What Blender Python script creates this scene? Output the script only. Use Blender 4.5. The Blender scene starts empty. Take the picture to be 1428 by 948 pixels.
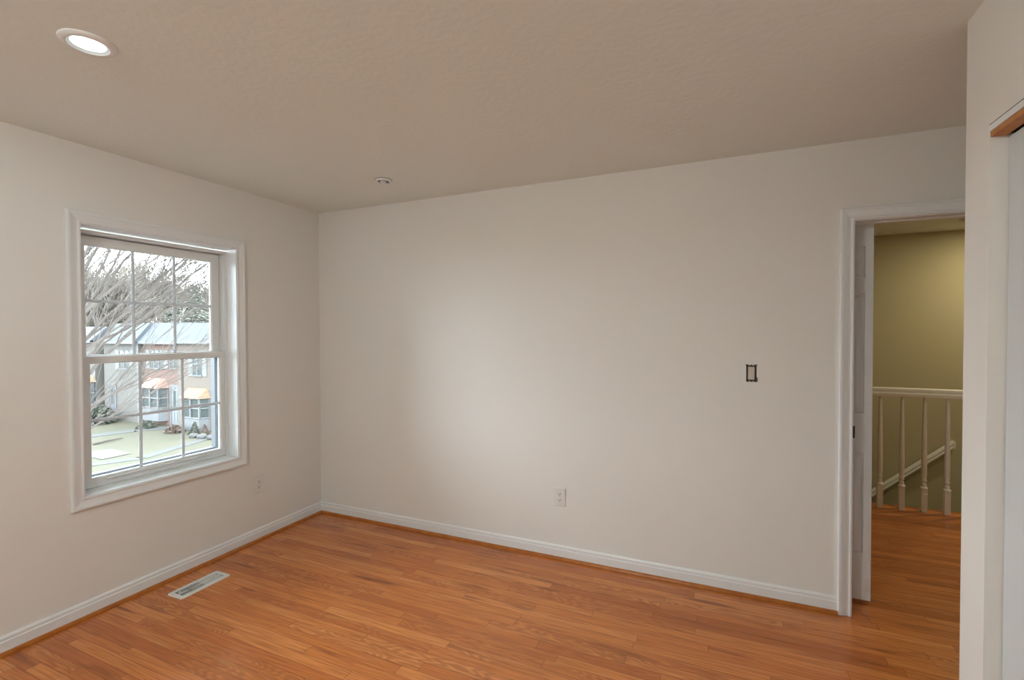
import bpy, bmesh, math, random
from mathutils import Vector, Matrix

S = bpy.context.scene
COL = S.collection
R = math.radians
rng = random.Random(7)

# ------------------------------------------------------------------ camera
W, D, RX, EY, H = 3.013, 2.947, 0.700, 1.968, 2.44     # left wall, back wall, closet wall, end of closet wall, ceiling
CAM_H, F_PX = 1.4724, 667.56
PITCH, YAW, ROLL = 0.0170, 0.4146, -0.0032
cd = bpy.data.cameras.new('camera')
cd.sensor_fit = 'HORIZONTAL'; cd.sensor_width = 36.0
cd.lens = F_PX / 1428.0 * 36.0
cd.clip_start = 0.02; cd.clip_end = 500
cam = bpy.data.objects.new('camera', cd); COL.objects.link(cam)
_c, _s = math.cos(YAW), math.sin(YAW)
_f = Vector((-_s * math.cos(PITCH), _c * math.cos(PITCH), -math.sin(PITCH)))
_r = Vector((_c, _s, 0)); _u = _r.cross(_f)
_r2 = _r * math.cos(ROLL) + _u * math.sin(ROLL)
_u2 = -_r * math.sin(ROLL) + _u * math.cos(ROLL)
_m = Matrix(((_r2.x, _u2.x, -_f.x, 0), (_r2.y, _u2.y, -_f.y, 0), (_r2.z, _u2.z, -_f.z, CAM_H), (0, 0, 0, 1)))
cam.matrix_world = _m
S.camera = cam

# ------------------------------------------------------------------ colour management
vs = S.view_settings
S.display_settings.display_device = 'sRGB'
vs.view_transform = 'Standard'; vs.look = 'None'
vs.exposure = 0.40; vs.gamma = 1.0; vs.use_curve_mapping = False

# ------------------------------------------------------------------ light levels
SKY = 14.0                 # overcast daylight
LAMP_W = 2.5              # the lit downlight in view
FILL_W = 32.0             # added dome light behind the camera, unseen, brightens the room
HALL_W = 9.0              # the hall downlights, the second one added
LAMP_COL = (0.80, 0.95, 1.0)
FILL_COL = (0.93, 1.0, 0.97)
HALL_COL = (1.0, 0.85, 0.53)

wd = bpy.data.worlds.new('overcast_sky'); S.world = wd; wd.use_nodes = True
nt = wd.node_tree; nt.nodes.clear()
o = nt.nodes.new('ShaderNodeOutputWorld'); b = nt.nodes.new('ShaderNodeBackground')
tc = nt.nodes.new('ShaderNodeTexCoord'); no = nt.nodes.new('ShaderNodeTexNoise'); cr = nt.nodes.new('ShaderNodeValToRGB')
no.inputs['Scale'].default_value = 2.5; no.inputs['Detail'].default_value = 3
cr.color_ramp.elements[0].position = 0.3; cr.color_ramp.elements[0].color = (0.74, 0.88, 1.0, 1)
cr.color_ramp.elements[1].position = 0.75; cr.color_ramp.elements[1].color = (0.90, 0.965, 1.0, 1)
nt.links.new(tc.outputs['Generated'], no.inputs['Vector']); nt.links.new(no.outputs['Fac'], cr.inputs['Fac'])
nt.links.new(cr.outputs['Color'], b.inputs['Color']); b.inputs['Strength'].default_value = SKY
nt.links.new(b.outputs['Background'], o.inputs['Surface'])

# sampling portal in the window opening (adds no light of its own)
pl = bpy.data.lights.new('window_portal', 'AREA'); pl.shape = 'RECTANGLE'; pl.size = 0.84; pl.size_y = 1.40
pl.cycles.is_portal = True
for py in (1.79,):
    po = bpy.data.objects.new('window_portal', pl); COL.objects.link(po)
    po.location = (-W - 0.30, py, 1.33); po.rotation_euler = Vector((1, 0, 0)).to_track_quat('-Z', 'Y').to_euler()

# ------------------------------------------------------------------ materials
def mat(name, col=(.8, .8, .8), rough=.6, metal=0.0, bump=None, mottle=None, spec=0.5, emit=None, coat=0):
    """bump=(scale, strength, distance); mottle=(scale, second colour, amount)"""
    m = bpy.data.materials.new(name); m.use_nodes = True
    nt = m.node_tree; p = nt.nodes['Principled BSDF']
    p.inputs['Base Color'].default_value = (*col, 1); p.inputs['Roughness'].default_value = rough
    p.inputs['Metallic'].default_value = metal; p.inputs['Specular IOR Level'].default_value = spec
    p.inputs['Coat Weight'].default_value = coat
    if emit: p.inputs['Emission Color'].default_value = (*emit[0], 1); p.inputs['Emission Strength'].default_value = emit[1]
    tc = nt.nodes.new('ShaderNodeTexCoord')
    if mottle:
        n = nt.nodes.new('ShaderNodeTexNoise'); n.inputs['Scale'].default_value = mottle[0]; n.inputs['Detail'].default_value = 4
        mx = nt.nodes.new('ShaderNodeMix'); mx.data_type = 'RGBA'
        mr = nt.nodes.new('ShaderNodeMapRange'); mr.inputs[1].default_value = .35; mr.inputs[2].default_value = .65
        mr.inputs[4].default_value = mottle[2]
        mx.inputs[6].default_value = (*col, 1); mx.inputs[7].default_value = (*mottle[1], 1)
        nt.links.new(tc.outputs['Object'], n.inputs['Vector']); nt.links.new(n.outputs['Fac'], mr.inputs[0])
        nt.links.new(mr.outputs[0], mx.inputs[0]); nt.links.new(mx.outputs[2], p.inputs['Base Color'])
    if bump:
        n = nt.nodes.new('ShaderNodeTexNoise'); n.inputs['Scale'].default_value = bump[0]; n.inputs['Detail'].default_value = 3
        bp = nt.nodes.new('ShaderNodeBump'); bp.inputs['Strength'].default_value = bump[1]; bp.inputs['Distance'].default_value = bump[2]
        nt.links.new(tc.outputs['Object'], n.inputs['Vector']); nt.links.new(n.outputs['Fac'], bp.inputs['Height'])
        nt.links.new(bp.outputs[0], p.inputs['Normal'])
    return m

def node(nt, kind, **kw):
    n = nt.nodes.new(kind)
    for k, v in kw.items(): setattr(n, k, v)
    return n
def mth(nt, op, a, b=None, c=None):
    n = nt.nodes.new('ShaderNodeMath'); n.operation = op
    for i, v in enumerate((a, b, c)):
        if v is None: continue
        if isinstance(v, (int, float)): n.inputs[i].default_value = v
        else: nt.links.new(v, n.inputs[i])
    return n.outputs[0]

def floor_mat():
    m = bpy.data.materials.new('oak_strip_floor'); m.use_nodes = True
    nt = m.node_tree; p = nt.nodes['Principled BSDF']; L = nt.links.new
    tc = node(nt, 'ShaderNodeTexCoord'); sep = node(nt, 'ShaderNodeSeparateXYZ'); L(tc.outputs['Object'], sep.inputs[0])
    x, y = sep.outputs[0], sep.outputs[1]
    PW = 0.0572
    yr = mth(nt, 'DIVIDE', y, PW); row = mth(nt, 'FLOOR', yr); fy = mth(nt, 'FRACT', yr)
    wn = node(nt, 'ShaderNodeTexWhiteNoise', noise_dimensions='1D'); L(row, wn.inputs['W'])
    xo = mth(nt, 'ADD', x, mth(nt, 'MULTIPLY', wn.outputs['Value'], 9.0))
    ln = mth(nt, 'ADD', 0.55, mth(nt, 'MULTIPLY', mth(nt, 'FRACT', mth(nt, 'MULTIPLY', wn.outputs['Value'], 17.3)), 0.75))
    xr = mth(nt, 'DIVIDE', xo, ln); colm = mth(nt, 'FLOOR', xr); fx = mth(nt, 'FRACT', xr)
    idn = node(nt, 'ShaderNodeCombineXYZ'); L(row, idn.inputs[0]); L(colm, idn.inputs[1])
    w2 = node(nt, 'ShaderNodeTexWhiteNoise', noise_dimensions='2D'); L(idn.outputs[0], w2.inputs['Vector'])
    rnd = w2.outputs['Value']
    base = node(nt, 'ShaderNodeValToRGB'); e = base.color_ramp.elements
    e[0].position = 0; e[0].color = (.50, .150, .036, 1)
    e[1].position = 1; e[1].color = (.74, .275, .080, 1)
    for pos, c in ((.12, (.58, .180, .044, 1)), (.35, (.63, .208, .052, 1)), (.6, (.655, .220, .055, 1)), (.85, (.68, .240, .064, 1))):
        q = e.new(pos); q.color = c
    L(rnd, base.inputs['Fac'])
    # grain: stretched along the board, shifted for each board
    def vec(sx, sy, off):
        cv = node(nt, 'ShaderNodeCombineXYZ')
        L(mth(nt, 'ADD', mth(nt, 'MULTIPLY', xo, sx), mth(nt, 'MULTIPLY', rnd, off)), cv.inputs[0])
        L(mth(nt, 'ADD', mth(nt, 'MULTIPLY', y, sy), mth(nt, 'MULTIPLY', rnd, off * 1.7)), cv.inputs[1]); return cv.outputs[0]
    g1 = node(nt, 'ShaderNodeTexNoise'); g1.inputs['Scale'].default_value = 1; g1.inputs['Detail'].default_value = 5; L(vec(4, 130, 40), g1.inputs['Vector'])
    # cathedral figure: contour bands of a slow noise
    g2 = node(nt, 'ShaderNodeTexNoise'); g2.inputs['Scale'].default_value = 1; g2.inputs['Detail'].default_value = 1; L(vec(2.2, 13, 70), g2.inputs['Vector'])
    bands = mth(nt, 'SINE', mth(nt, 'MULTIPLY', g2.outputs['Fac'], 95))
    bands = mth(nt, 'MULTIPLY_ADD', bands, .5, .5)
    fig = mth(nt, 'MULTIPLY', bands, mth(nt, 'GREATER_THAN', mth(nt, 'FRACT', mth(nt, 'MULTIPLY', rnd, 7.7)), .55))
    g3 = node(nt, 'ShaderNodeTexNoise'); g3.inputs['Scale'].default_value = 1; g3.inputs['Detail'].default_value = 3; L(vec(1.7, 16, 23), g3.inputs['Vector'])
    def mix(fac, a, colb, blend='MIX'):
        mx = node(nt, 'ShaderNodeMix', data_type='RGBA', blend_type=blend)
        if isinstance(fac, (int, float)): mx.inputs[0].default_value = fac
        else: L(fac, mx.inputs[0])
        L(a, mx.inputs[6]); mx.inputs[7].default_value = (*colb, 1); return mx.outputs[2]
    def rngm(v, a, b_, lo, hi):
        mr = node(nt, 'ShaderNodeMapRange'); L(v, mr.inputs[0])
        for i, q in zip((1, 2, 3, 4), (a, b_, lo, hi)): mr.inputs[i].default_value = q
        return mr.outputs[0]
    c = base.outputs['Color']
    c = mix(rngm(g1.outputs['Fac'], .42, .66, 0, .60), c, (.33, .090, .020))
    c = mix(mth(nt, 'MULTIPLY', fig, .55), c, (.36, .11, .03))
    c = mix(rngm(g3.outputs['Fac'], .60, .74, 0, .75), c, (.17, .050, .020))
    c = mix(rngm(g3.outputs['Fac'], .40, .22, 0, .35), c, (.78, .40, .16))
    # seams
    ey = mth(nt, 'MINIMUM', fy, mth(nt, 'SUBTRACT', 1, fy)); ey = mth(nt, 'MULTIPLY', ey, PW)
    ex = mth(nt, 'MINIMUM', fx, mth(nt, 'SUBTRACT', 1, fx)); ex = mth(nt, 'MULTIPLY', ex, ln)
    ed = mth(nt, 'MINIMUM', ex, ey)
    seam = rngm(ed, .0006, .0018, 1, 0)
    sv = mth(nt, 'MULTIPLY', seam, mth(nt, 'MULTIPLY_ADD', g3.outputs['Fac'], 1.3, -.12))
    c = mix(sv, c, (.09, .025, .008))
    L(c, p.inputs['Base Color'])
    L(rngm(g1.outputs['Fac'], .3, .7, .13, .20), p.inputs['Roughness'])
    p.inputs['Specular IOR Level'].default_value = .45
    hgt = mth(nt, 'ADD', rngm(ed, 0, .003, 0, 1), mth(nt, 'MULTIPLY', g1.outputs['Fac'], .10))
    tilt = mth(nt, 'MULTIPLY', mth(nt, 'MULTIPLY', mth(nt, 'SUBTRACT', w2.outputs['Value'], .5), fy), 1.2)
    hgt = mth(nt, 'ADD', hgt, tilt)
    bp = node(nt, 'ShaderNodeBump'); bp.inputs['Strength'].default_value = .35; bp.inputs['Distance'].default_value = .0007
    L(hgt, bp.inputs['Height']); L(bp.outputs[0], p.inputs['Normal'])
    return m

def brick_mat(name, c1, c2, mortar, axis='XZ'):
    m = bpy.data.materials.new(name); m.use_nodes = True
    nt = m.node_tree; p = nt.nodes['Principled BSDF']; L = nt.links.new
    tc = node(nt, 'ShaderNodeTexCoord'); sep = node(nt, 'ShaderNodeSeparateXYZ'); cv = node(nt, 'ShaderNodeCombineXYZ')
    L(tc.outputs['Object'], sep.inputs[0]); L(mth(nt, 'ADD', sep.outputs[0], sep.outputs[1]), cv.inputs[0]); L(sep.outputs[2], cv.inputs[1])
    bt = node(nt, 'ShaderNodeTexBrick'); bt.inputs['Scale'].default_value = 1
    bt.inputs['Color1'].default_value = (*c1, 1); bt.inputs['Color2'].default_value = (*c2, 1); bt.inputs['Mortar'].default_value = (*mortar, 1)
    bt.inputs['Brick Width'].default_value = .22; bt.inputs['Row Height'].default_value = .075; bt.inputs['Mortar Size'].default_value = .010
    L(cv.outputs[0], bt.inputs['Vector']); L(bt.outputs['Color'], p.inputs['Base Color']); p.inputs['Roughness'].default_value = .9
    return m

def shingle_mat(name, c1, c2):
    m = brick_mat(name, c1, c2, tuple(v * .7 for v in c1))
    for n in m.node_tree.nodes:
        if n.type == 'TEX_BRICK':
            n.inputs['Brick Width'].default_value = .3; n.inputs['Row Height'].default_value = .14
    return m

def glass_mat():
    m = bpy.data.materials.new('clear_glass'); m.use_nodes = True
    nt = m.node_tree; nt.nodes.clear()
    out = node(nt, 'ShaderNodeOutputMaterial'); t = node(nt, 'ShaderNodeBsdfTransparent'); g = node(nt, 'ShaderNodeBsdfGlossy')
    t.inputs['Color'].default_value = (.95, .97, .97, 1); g.inputs['Roughness'].default_value = .02
    fr = node(nt, 'ShaderNodeFresnel'); fr.inputs['IOR'].default_value = 1.45
    mx = node(nt, 'ShaderNodeMixShader')
    nt.links.new(fr.outputs[0], mx.inputs[0]); nt.links.new(t.outputs[0], mx.inputs[1]); nt.links.new(g.outputs[0], mx.inputs[2])
    nt.links.new(mx.outputs[0], out.inputs[0]); return m

M = dict(
    wall=mat('white_wall_paint', (.84, .82, .785), .75, bump=(260, .06, .002), spec=.3),
    ceil=mat('stippled_ceiling_paint', (.865, .90, .86), .9, bump=(38, .30, .006), spec=.2),
    trim=mat('white_trim_paint', (.85, .86, .865), .38),
    hall=mat('khaki_hall_paint', (.52, .475, .33), .8, bump=(200, .05, .002), spec=.3),
    stair=mat('grey_stairwell_paint', (.46, .42, .33), .8, spec=.3),
    vinyl=mat('white_vinyl', (.83, .835, .82), .35),
    outer=mat('dimmed_white_vinyl', (.075, .083, .092), .5),  # white vinyl, dimming against the strong daylight put into the colour
    grid=mat('grey_white_grid', (.74, .82, .90), .45),
    glass=glass_mat(),
    floor=floor_mat(),
    shoe=mat('stained_shoe_molding', (.46, .145, .018), .28, bump=(120, .1, .001), mottle=(20, (.34, .09, .010), .7)),
    woodstrip=mat('raw_orange_wood', (.55, .24, .075), .55, mottle=(30, (.42, .16, .05), .8)),
    dark=mat('near_black', (.012, .012, .014), .6),
    plastic=mat('white_plastic', (.80, .79, .77), .35),
    slot=mat('outlet_slot', (.10, .09, .08), .5),
    steel=mat('dark_steel', (.05, .04, .03), .5, metal=.4),
    device=mat('almond_device', (.62, .56, .49), .4),
    register=mat('white_register_enamel', (.76, .75, .72), .35),
    regdark=mat('register_shade', (.03, .032, .035), .5, metal=.3),
    lens=mat('lit_lens', (1, 1, 1), .5, emit=((.93, 1.0, 1.0), 3.0)),
    reflector=mat('lamp_reflector', (.80, .92, .94), .3),
    chrome=mat('brushed_metal', (.55, .50, .45), .35, metal=.8),
    bronze=mat('dark_bronze', (.05, .035, .025), .4, metal=.7),
    closet=mat('white_closet_door', (.66, .69, .70), .5),
)

# ------------------------------------------------------------------ mesh helpers
class MB:
    def __init__(s): s.bm = bmesh.new()
    def box(s, x0, x1, y0, y1, z0, z1):
        x0, x1 = min(x0, x1), max(x0, x1); y0, y1 = min(y0, y1), max(y0, y1); z0, z1 = min(z0, z1), max(z0, z1)
        v = [s.bm.verts.new((x, y, z)) for x in (x0, x1) for y in (y0, y1) for z in (z0, z1)]
        for f in ((0, 1, 3, 2), (4, 6, 7, 5), (0, 4, 5, 1), (2, 3, 7, 6), (0, 2, 6, 4), (1, 5, 7, 3)):
            s.bm.faces.new([v[i] for i in f])
        return s
    def prism(s, prof, a, b, mp):
        """extrude the closed profile [(u,w)] from a to b; mp(t,u,w) -> xyz"""
        r0 = [s.bm.verts.new(mp(a, *p)) for p in prof]; r1 = [s.bm.verts.new(mp(b, *p)) for p in prof]
        n = len(prof)
        for i in range(n): s.bm.faces.new((r0[i], r0[(i + 1) % n], r1[(i + 1) % n], r1[i]))
        s.bm.faces.new(r0[::-1]); s.bm.faces.new(r1); return s
    def sweep(s, prof, path, mp, closed=True):
        """mitred frame: path(o) -> list of 2D corners offset outward by o; profile [(o,w)]"""
        rings = [[s.bm.verts.new(mp(*c, w)) for c in path(o)] for o, w in prof]
        n = len(prof); k = len(rings[0])
        for i in range(n):
            A, B = rings[i], rings[(i + 1) % n]
            for j in range(k if closed else k - 1):
                s.bm.faces.new((A[j], A[(j + 1) % k], B[(j + 1) % k], B[j]))
        if not closed:
            s.bm.faces.new([r[0] for r in rings]); s.bm.faces.new([r[-1] for r in rings][::-1])
        return s
    def lathe(s, prof, c=(0, 0, 0), n=32, axis='Z', cap=False):
        rings = []
        for r, h in prof:
            rg = []
            for i in range(n):
                a = 2 * math.pi * i / n; p = (r * math.cos(a), r * math.sin(a), h)
                if axis == 'Y': p = (p[0], p[2], p[1])
                if axis == 'X': p = (p[2], p[0], p[1])
                rg.append(s.bm.verts.new((c[0] + p[0], c[1] + p[1], c[2] + p[2])))
            rings.append(rg)
        for A, B in zip(rings, rings[1:]):
            for i in range(n): s.bm.faces.new((A[i], A[(i + 1) % n], B[(i + 1) % n], B[i]))
        if cap: s.bm.faces.new(rings[0][::-1]); s.bm.faces.new(rings[-1])
        return s
    def tube(s, pts, rad, n=6, cap=True):
        prev = None; rings = []
        for i, p in enumerate(pts):
            p = Vector(p)
            d = (Vector(pts[min(i + 1, len(pts) - 1)]) - Vector(pts[max(i - 1, 0)])).normalized()
            a = d.cross(Vector((0, 0, 1)));
            if a.length < 1e-3: a = d.cross(Vector((1, 0, 0)))
            a.normalize()
            if prev is not None:
                q = (prev - d * prev.dot(d))
                if q.length > 1e-4: a = q.normalized()
            prev = a; b_ = d.cross(a); r = rad[i] if isinstance(rad, (list, tuple)) else rad
            rings.append([s.bm.verts.new(p + (a * math.cos(2 * math.pi * k / n) + b_ * math.sin(2 * math.pi * k / n)) * r) for k in range(n)])
        for A, B in zip(rings, rings[1:]):
            for i in range(n): s.bm.faces.new((A[i], A[(i + 1) % n], B[(i + 1) % n], B[i]))
        if cap: s.bm.faces.new(rings[0][::-1]); s.bm.faces.new(rings[-1])
        return s
    def poly(s, pts): s.bm.faces.new([s.bm.verts.new(p) for p in pts]); return s
    def build(s, name, m, parent=None, bevel=0, smooth=False, label=None):
        bmesh.ops.remove_doubles(s.bm, verts=s.bm.verts, dist=1e-5)
        bmesh.ops.recalc_face_normals(s.bm, faces=s.bm.faces)
        me = bpy.data.meshes.new(name); s.bm.to_mesh(me); s.bm.free()
        ob = bpy.data.objects.new(name, me); COL.objects.link(ob)
        me.materials.append(M[m] if isinstance(m, str) else m)
        if parent: ob.parent = parent; ob.matrix_parent_inverse = parent.matrix_world.inverted()
        if smooth:
            for p in me.polygons: p.use_smooth = True
            try: me.set_sharp_from_angle(angle=R(35))
            except Exception: pass
        if bevel:
            bv = ob.modifiers.new('bevel', 'BEVEL'); bv.width = bevel; bv.segments = 2; bv.limit_method = 'ANGLE'
        if label: ob['label'] = label
        return ob

def empty(name, loc=(0, 0, 0)):
    e = bpy.data.objects.new(name, None); COL.objects.link(e); e.location = loc; e.empty_display_size = .1
    e.matrix_world = Matrix.Translation(loc); return e
def tag(o, label, cat, group=None, kind=None):
    o['label'] = label; o['category'] = cat
    if group: o['group'] = group
    if kind: o['kind'] = kind
    return o
def struct(o, label=None):
    o['kind'] = 'structure'
    if label: o['label'] = label
    return o

# ------------------------------------------------------------------ room shell
T = 0.22                                   # outer wall thickness
Y0 = -1.15                                 # rear wall
WY0, WY1, WZ0, WZ1 = 1.362, 2.213, 0.629, 2.033      # window opening
HX1, HY1 = 3.3, 5.98                       # hall
struct(MB().box(-W - T, HX1, Y0 - .1, 4.95, -.25, 0).build('floor', 'floor'), 'orange stained oak strip floor running into the hall')
struct(MB().box(-W - T, HX1, Y0 - .1, HY1 + .1, H, H + .15).build('ceiling', 'ceil'), 'white ceiling with a stippled texture')
w = MB()
w.box(-W - T, -W, Y0 - .1, WY0 - .012, 0, H).box(-W - T, -W, WY1 + .012, D + .12, 0, H)
for dy in (0,):
    w.box(-W - T, -W, WY0 + dy - .012, WY1 + dy + .012, 0, WZ0 - .012).box(-W - T, -W, WY0 + dy - .012, WY1 + dy + .012, WZ1 + .012, H)
struct(w.build('wall_left', 'wall'), 'white wall with the window')
DX0, DX1, DZ1 = 0.613, 1.375, 2.035        # doorway opening inside the casing
BX0, BX1, BZ0, BZ1 = .120, .1715, 1.192, 1.288       # hole of the switch box
w = MB()
w.box(-W, BX0, D, D + .12, 0, H).box(BX1, DX0 - .02, D, D + .12, 0, H)
w.box(BX0, BX1, D, D + .12, 0, BZ0).box(BX0, BX1, D, D + .12, BZ1, H)
w.box(DX0 - .02, DX1 + .02, D, D + .12, DZ1 + .02, H).box(DX1 + .02, 1.62, D, D + .12, 0, H)
struct(w.build('wall_back', 'wall'), 'white wall with the doorway')
CLY = 1.818                                # far jamb of the closet opening
w = MB()
w.box(RX, 1.62, CLY, EY, 0, H)                        # end pier of the closet
w.box(RX, RX + .10, -.15, CLY, 2.062, H)              # header over the closet opening
w.box(RX, 1.62, Y0, -.15, 0, H)
w.box(1.50, 1.62, -.15, CLY, 0, H).box(1.50, 1.62, EY, D, 0, H)
struct(w.build('wall_right', 'wall'), 'white wall with the closet opening')
struct(MB().box(-W - T, 1.62, Y0 - .1, Y0, 0, H).build('wall_rear', 'wall'))
struct(MB().box(-1.2, HX1, HY1, HY1 + .1, -.02, H).build('wall_hall', 'hall'), 'khaki hall wall behind the railing')
struct(MB().box(-1.2, HX1, HY1, HY1 + .1, -2.8, -.02).build('wall_stairwell', 'hall'))
struct(MB().box(-1.3, -1.2, D + .12, HY1 + .1, -2.8, H).box(HX1, HX1 + .1, D, HY1 + .1, -2.8, H).box(1.62, HX1, D, D + .12, 0, H).build('wall_hall_side', 'hall'))
struct(MB().box(-1.2, HX1, 4.95, HY1, -2.8, -2.7).build('floor_lower', 'floor'))
struct(MB().box(-1.2, HX1, 4.951, 4.963, -2.7, -.03).build('wall_stair_edge', 'wall'))

# baseboards with a stepped top, orange shoe mouldings
BASE = [(0, 0), (.013, 0), (.013, .062), (.010, .066), (.010, .079), (.005, .088), (0, .088)]
SHOE = [(.013, 0), (.030, 0), (.029, .007), (.025, .013), (.019, .017), (.013, .018)]
mpL = lambda t, u, z: (-W + u, t, z)
mpB = lambda t, u, z: (t, D - u, z)
struct(MB().prism(BASE, Y0, D - .0001, mpL).build('baseboard_left', 'trim'), 'white baseboard along the window wall')
struct(MB().prism(BASE, -W + .0001, .552, mpB).build('baseboard_back', 'trim'), 'white baseboard along the back wall')
struct(MB().prism(SHOE, Y0, D - .013, mpL).build('trim_1', 'shoe'), 'orange wood shoe moulding along the window wall')
struct(MB().prism(SHOE, -W + .013, .552, mpB).build('trim_2', 'shoe'), 'orange wood shoe moulding along the back wall')

# ------------------------------------------------------------------ door casing, jambs
CAS = [(0, 0), (0, .010), (.004, .013), (.010, .013), (.013, .010), (.020, .010), (.028, .013), (.040, .017), (.046, .017),
       (.048, .020), (.058, .020), (.061, .016), (.061, 0)]
door_path = lambda o: [(DX0 - o, 0), (DX0 - o, DZ1 + o), (DX1 + o, DZ1 + o), (DX1 + o, 0)]
tr = MB().sweep(CAS, door_path, lambda a, z, w_: (a, D - w_, z), closed=False).build('trim_3', 'trim')
struct(tr, 'white moulded casing round the doorway')
j = MB()
j.box(DX0 - .02, DX0 + .004, D, D + .12, 0, DZ1 + .004).box(DX1 - .004, DX1 + .02, D, D + .12, 0, DZ1 + .004).box(DX0 - .02, DX1 + .02, D, D + .12, DZ1 - .004, DZ1 + .02)
j.box(DX0 + .004, DX0 + .010, D + .06, D + .09, 0, DZ1 - .004).box(DX0, DX1, D + .06, D + .09, DZ1 - .010, DZ1 - .004)
j.build('door_jamb', 'trim', tr)
MB().sweep(CAS, door_path, lambda a, z, w_: (a, D + .12 + w_, z), closed=False).build('hall_casing', 'trim', tr)
MB().box(DX0 - .001, DX0 + .0065, D - .0135, D + .025, .925, .985).build('strike_plate', 'bronze', tr, label='dark metal strike plate')

# six-panel door leaf standing open in the hall
dr = empty('door_1', (.733, 3.135, 0)); struct(dr, 'white six-panel door standing open in the hall beyond the doorway')
LX1, LX0, LY, LZ0, LZ1 = .734, -.028, 3.112, .016, 2.042
d = MB()
rows = [(.27, .815), (1.028, 1.675), (1.752, 1.925)]
cols = [(LX0 + .115, LX0 + .331), (LX1 - .331, LX1 - .036)]
xs = [LX0, cols[0][0], cols[0][1], cols[1][0], cols[1][1], LX1]
zs = [LZ0, .27, .815, 1.028, 1.675, 1.752, 1.925, LZ1]
TH = .035
for i in range(5):
    for k in range(7):
        if i in (1, 3) and k in (1, 3, 5):
            x0, x1, z0, z1 = xs[i], xs[i + 1], zs[k], zs[k + 1]
            for sgn, yy in ((1, LY), (-1, LY + TH)):
                pth = lambda o, x0=x0, x1=x1, z0=z0, z1=z1: [(x0 + o, z0 + o), (x0 + o, z1 - o), (x1 - o, z1 - o), (x1 - o, z0 + o)]
                lv = [(0, 0), (.004, .009), (.012, .010), (.036, .002)]
                rg = [[d.bm.verts.new((a, yy + sgn * dp, c)) for a, c in pth(o)] for o, dp in lv]
                for A, B in zip(rg, rg[1:]):
                    for q in range(4): d.bm.faces.new((A[q], A[(q + 1) % 4], B[(q + 1) % 4], B[q]))
                d.bm.faces.new(rg[-1])
        else:
            for yy in (LY, LY + TH):
                d.poly([(xs[i], yy, zs[k]), (xs[i + 1], yy, zs[k]), (xs[i + 1], yy, zs[k + 1]), (xs[i], yy, zs[k + 1])])
d.poly([(LX0, LY, LZ0), (LX0, LY + TH, LZ0), (LX0, LY + TH, LZ1), (LX0, LY, LZ1)])
d.poly([(LX1, LY, LZ0), (LX1, LY + TH, LZ0), (LX1, LY + TH, LZ1), (LX1, LY, LZ1)])
d.poly([(LX0, LY, LZ0), (LX0, LY + TH, LZ0), (LX1, LY + TH, LZ0), (LX1, LY, LZ0)])
d.poly([(LX0, LY, LZ1), (LX0, LY + TH, LZ1), (LX1, LY + TH, LZ1), (LX1, LY, LZ1)])
d.build('door_panel', 'trim', dr)
hg = MB()
for z in (.25, 1.05, 1.83): hg.lathe([(.006, z - .045), (.006, z + .045)], c=(LX0 - .004, LY - .002, 0), n=10, cap=True).box(LX0 - .030, LX0, LY + .001, LY + .004, z - .045, z + .045)
hg.build('hinge', 'chrome', dr)

# ------------------------------------------------------------------ closet
t4 = MB().box(RX - .004, RX + .010, -.15, CLY, 2.040, 2.058).build('trim_4', 'trim'); struct(t4, 'thin white strip along the top of the closet opening')
MB().box(RX - .002, RX + .012, -.15, CLY, 2.0585, 2.062).build('shadow_strip', 'dark', t4)  # solid dark strip painted in as the shadow line above the trim
MB().box(RX + .0005, RX + .036, -.15, CLY, 2.026, 2.0395).build('header_strip', 'woodstrip', t4, label='orange bare wood underside')
MB().box(RX + .036, RX + .10, -.15, CLY, 2.030, 2.062).build('door_track', 'dark', t4)
for i, (y0, y1, x) in enumerate(((.84, CLY - .003, RX + .040), (-.145, .90, RX + .078))):
    dd = empty('door_%d' % (i + 2), (x, (y0 + y1) / 2, 0)); struct(dd, 'flat white sliding closet door at the right edge' if i == 0 else None)
    MB().box(x, x + .032, y0, y1, .012, 2.022).build('door_panel', 'closet', dd, bevel=.003)
    MB().lathe([(.028, 0), (.028, -.002), (.024, -.003), (.022, .004), (0.001, .004)], c=(x + .0005, y0 + .07 if i == 0 else y1 - .16, 1.0), n=24, axis='X').build('finger_pull', 'chrome', dd)

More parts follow.
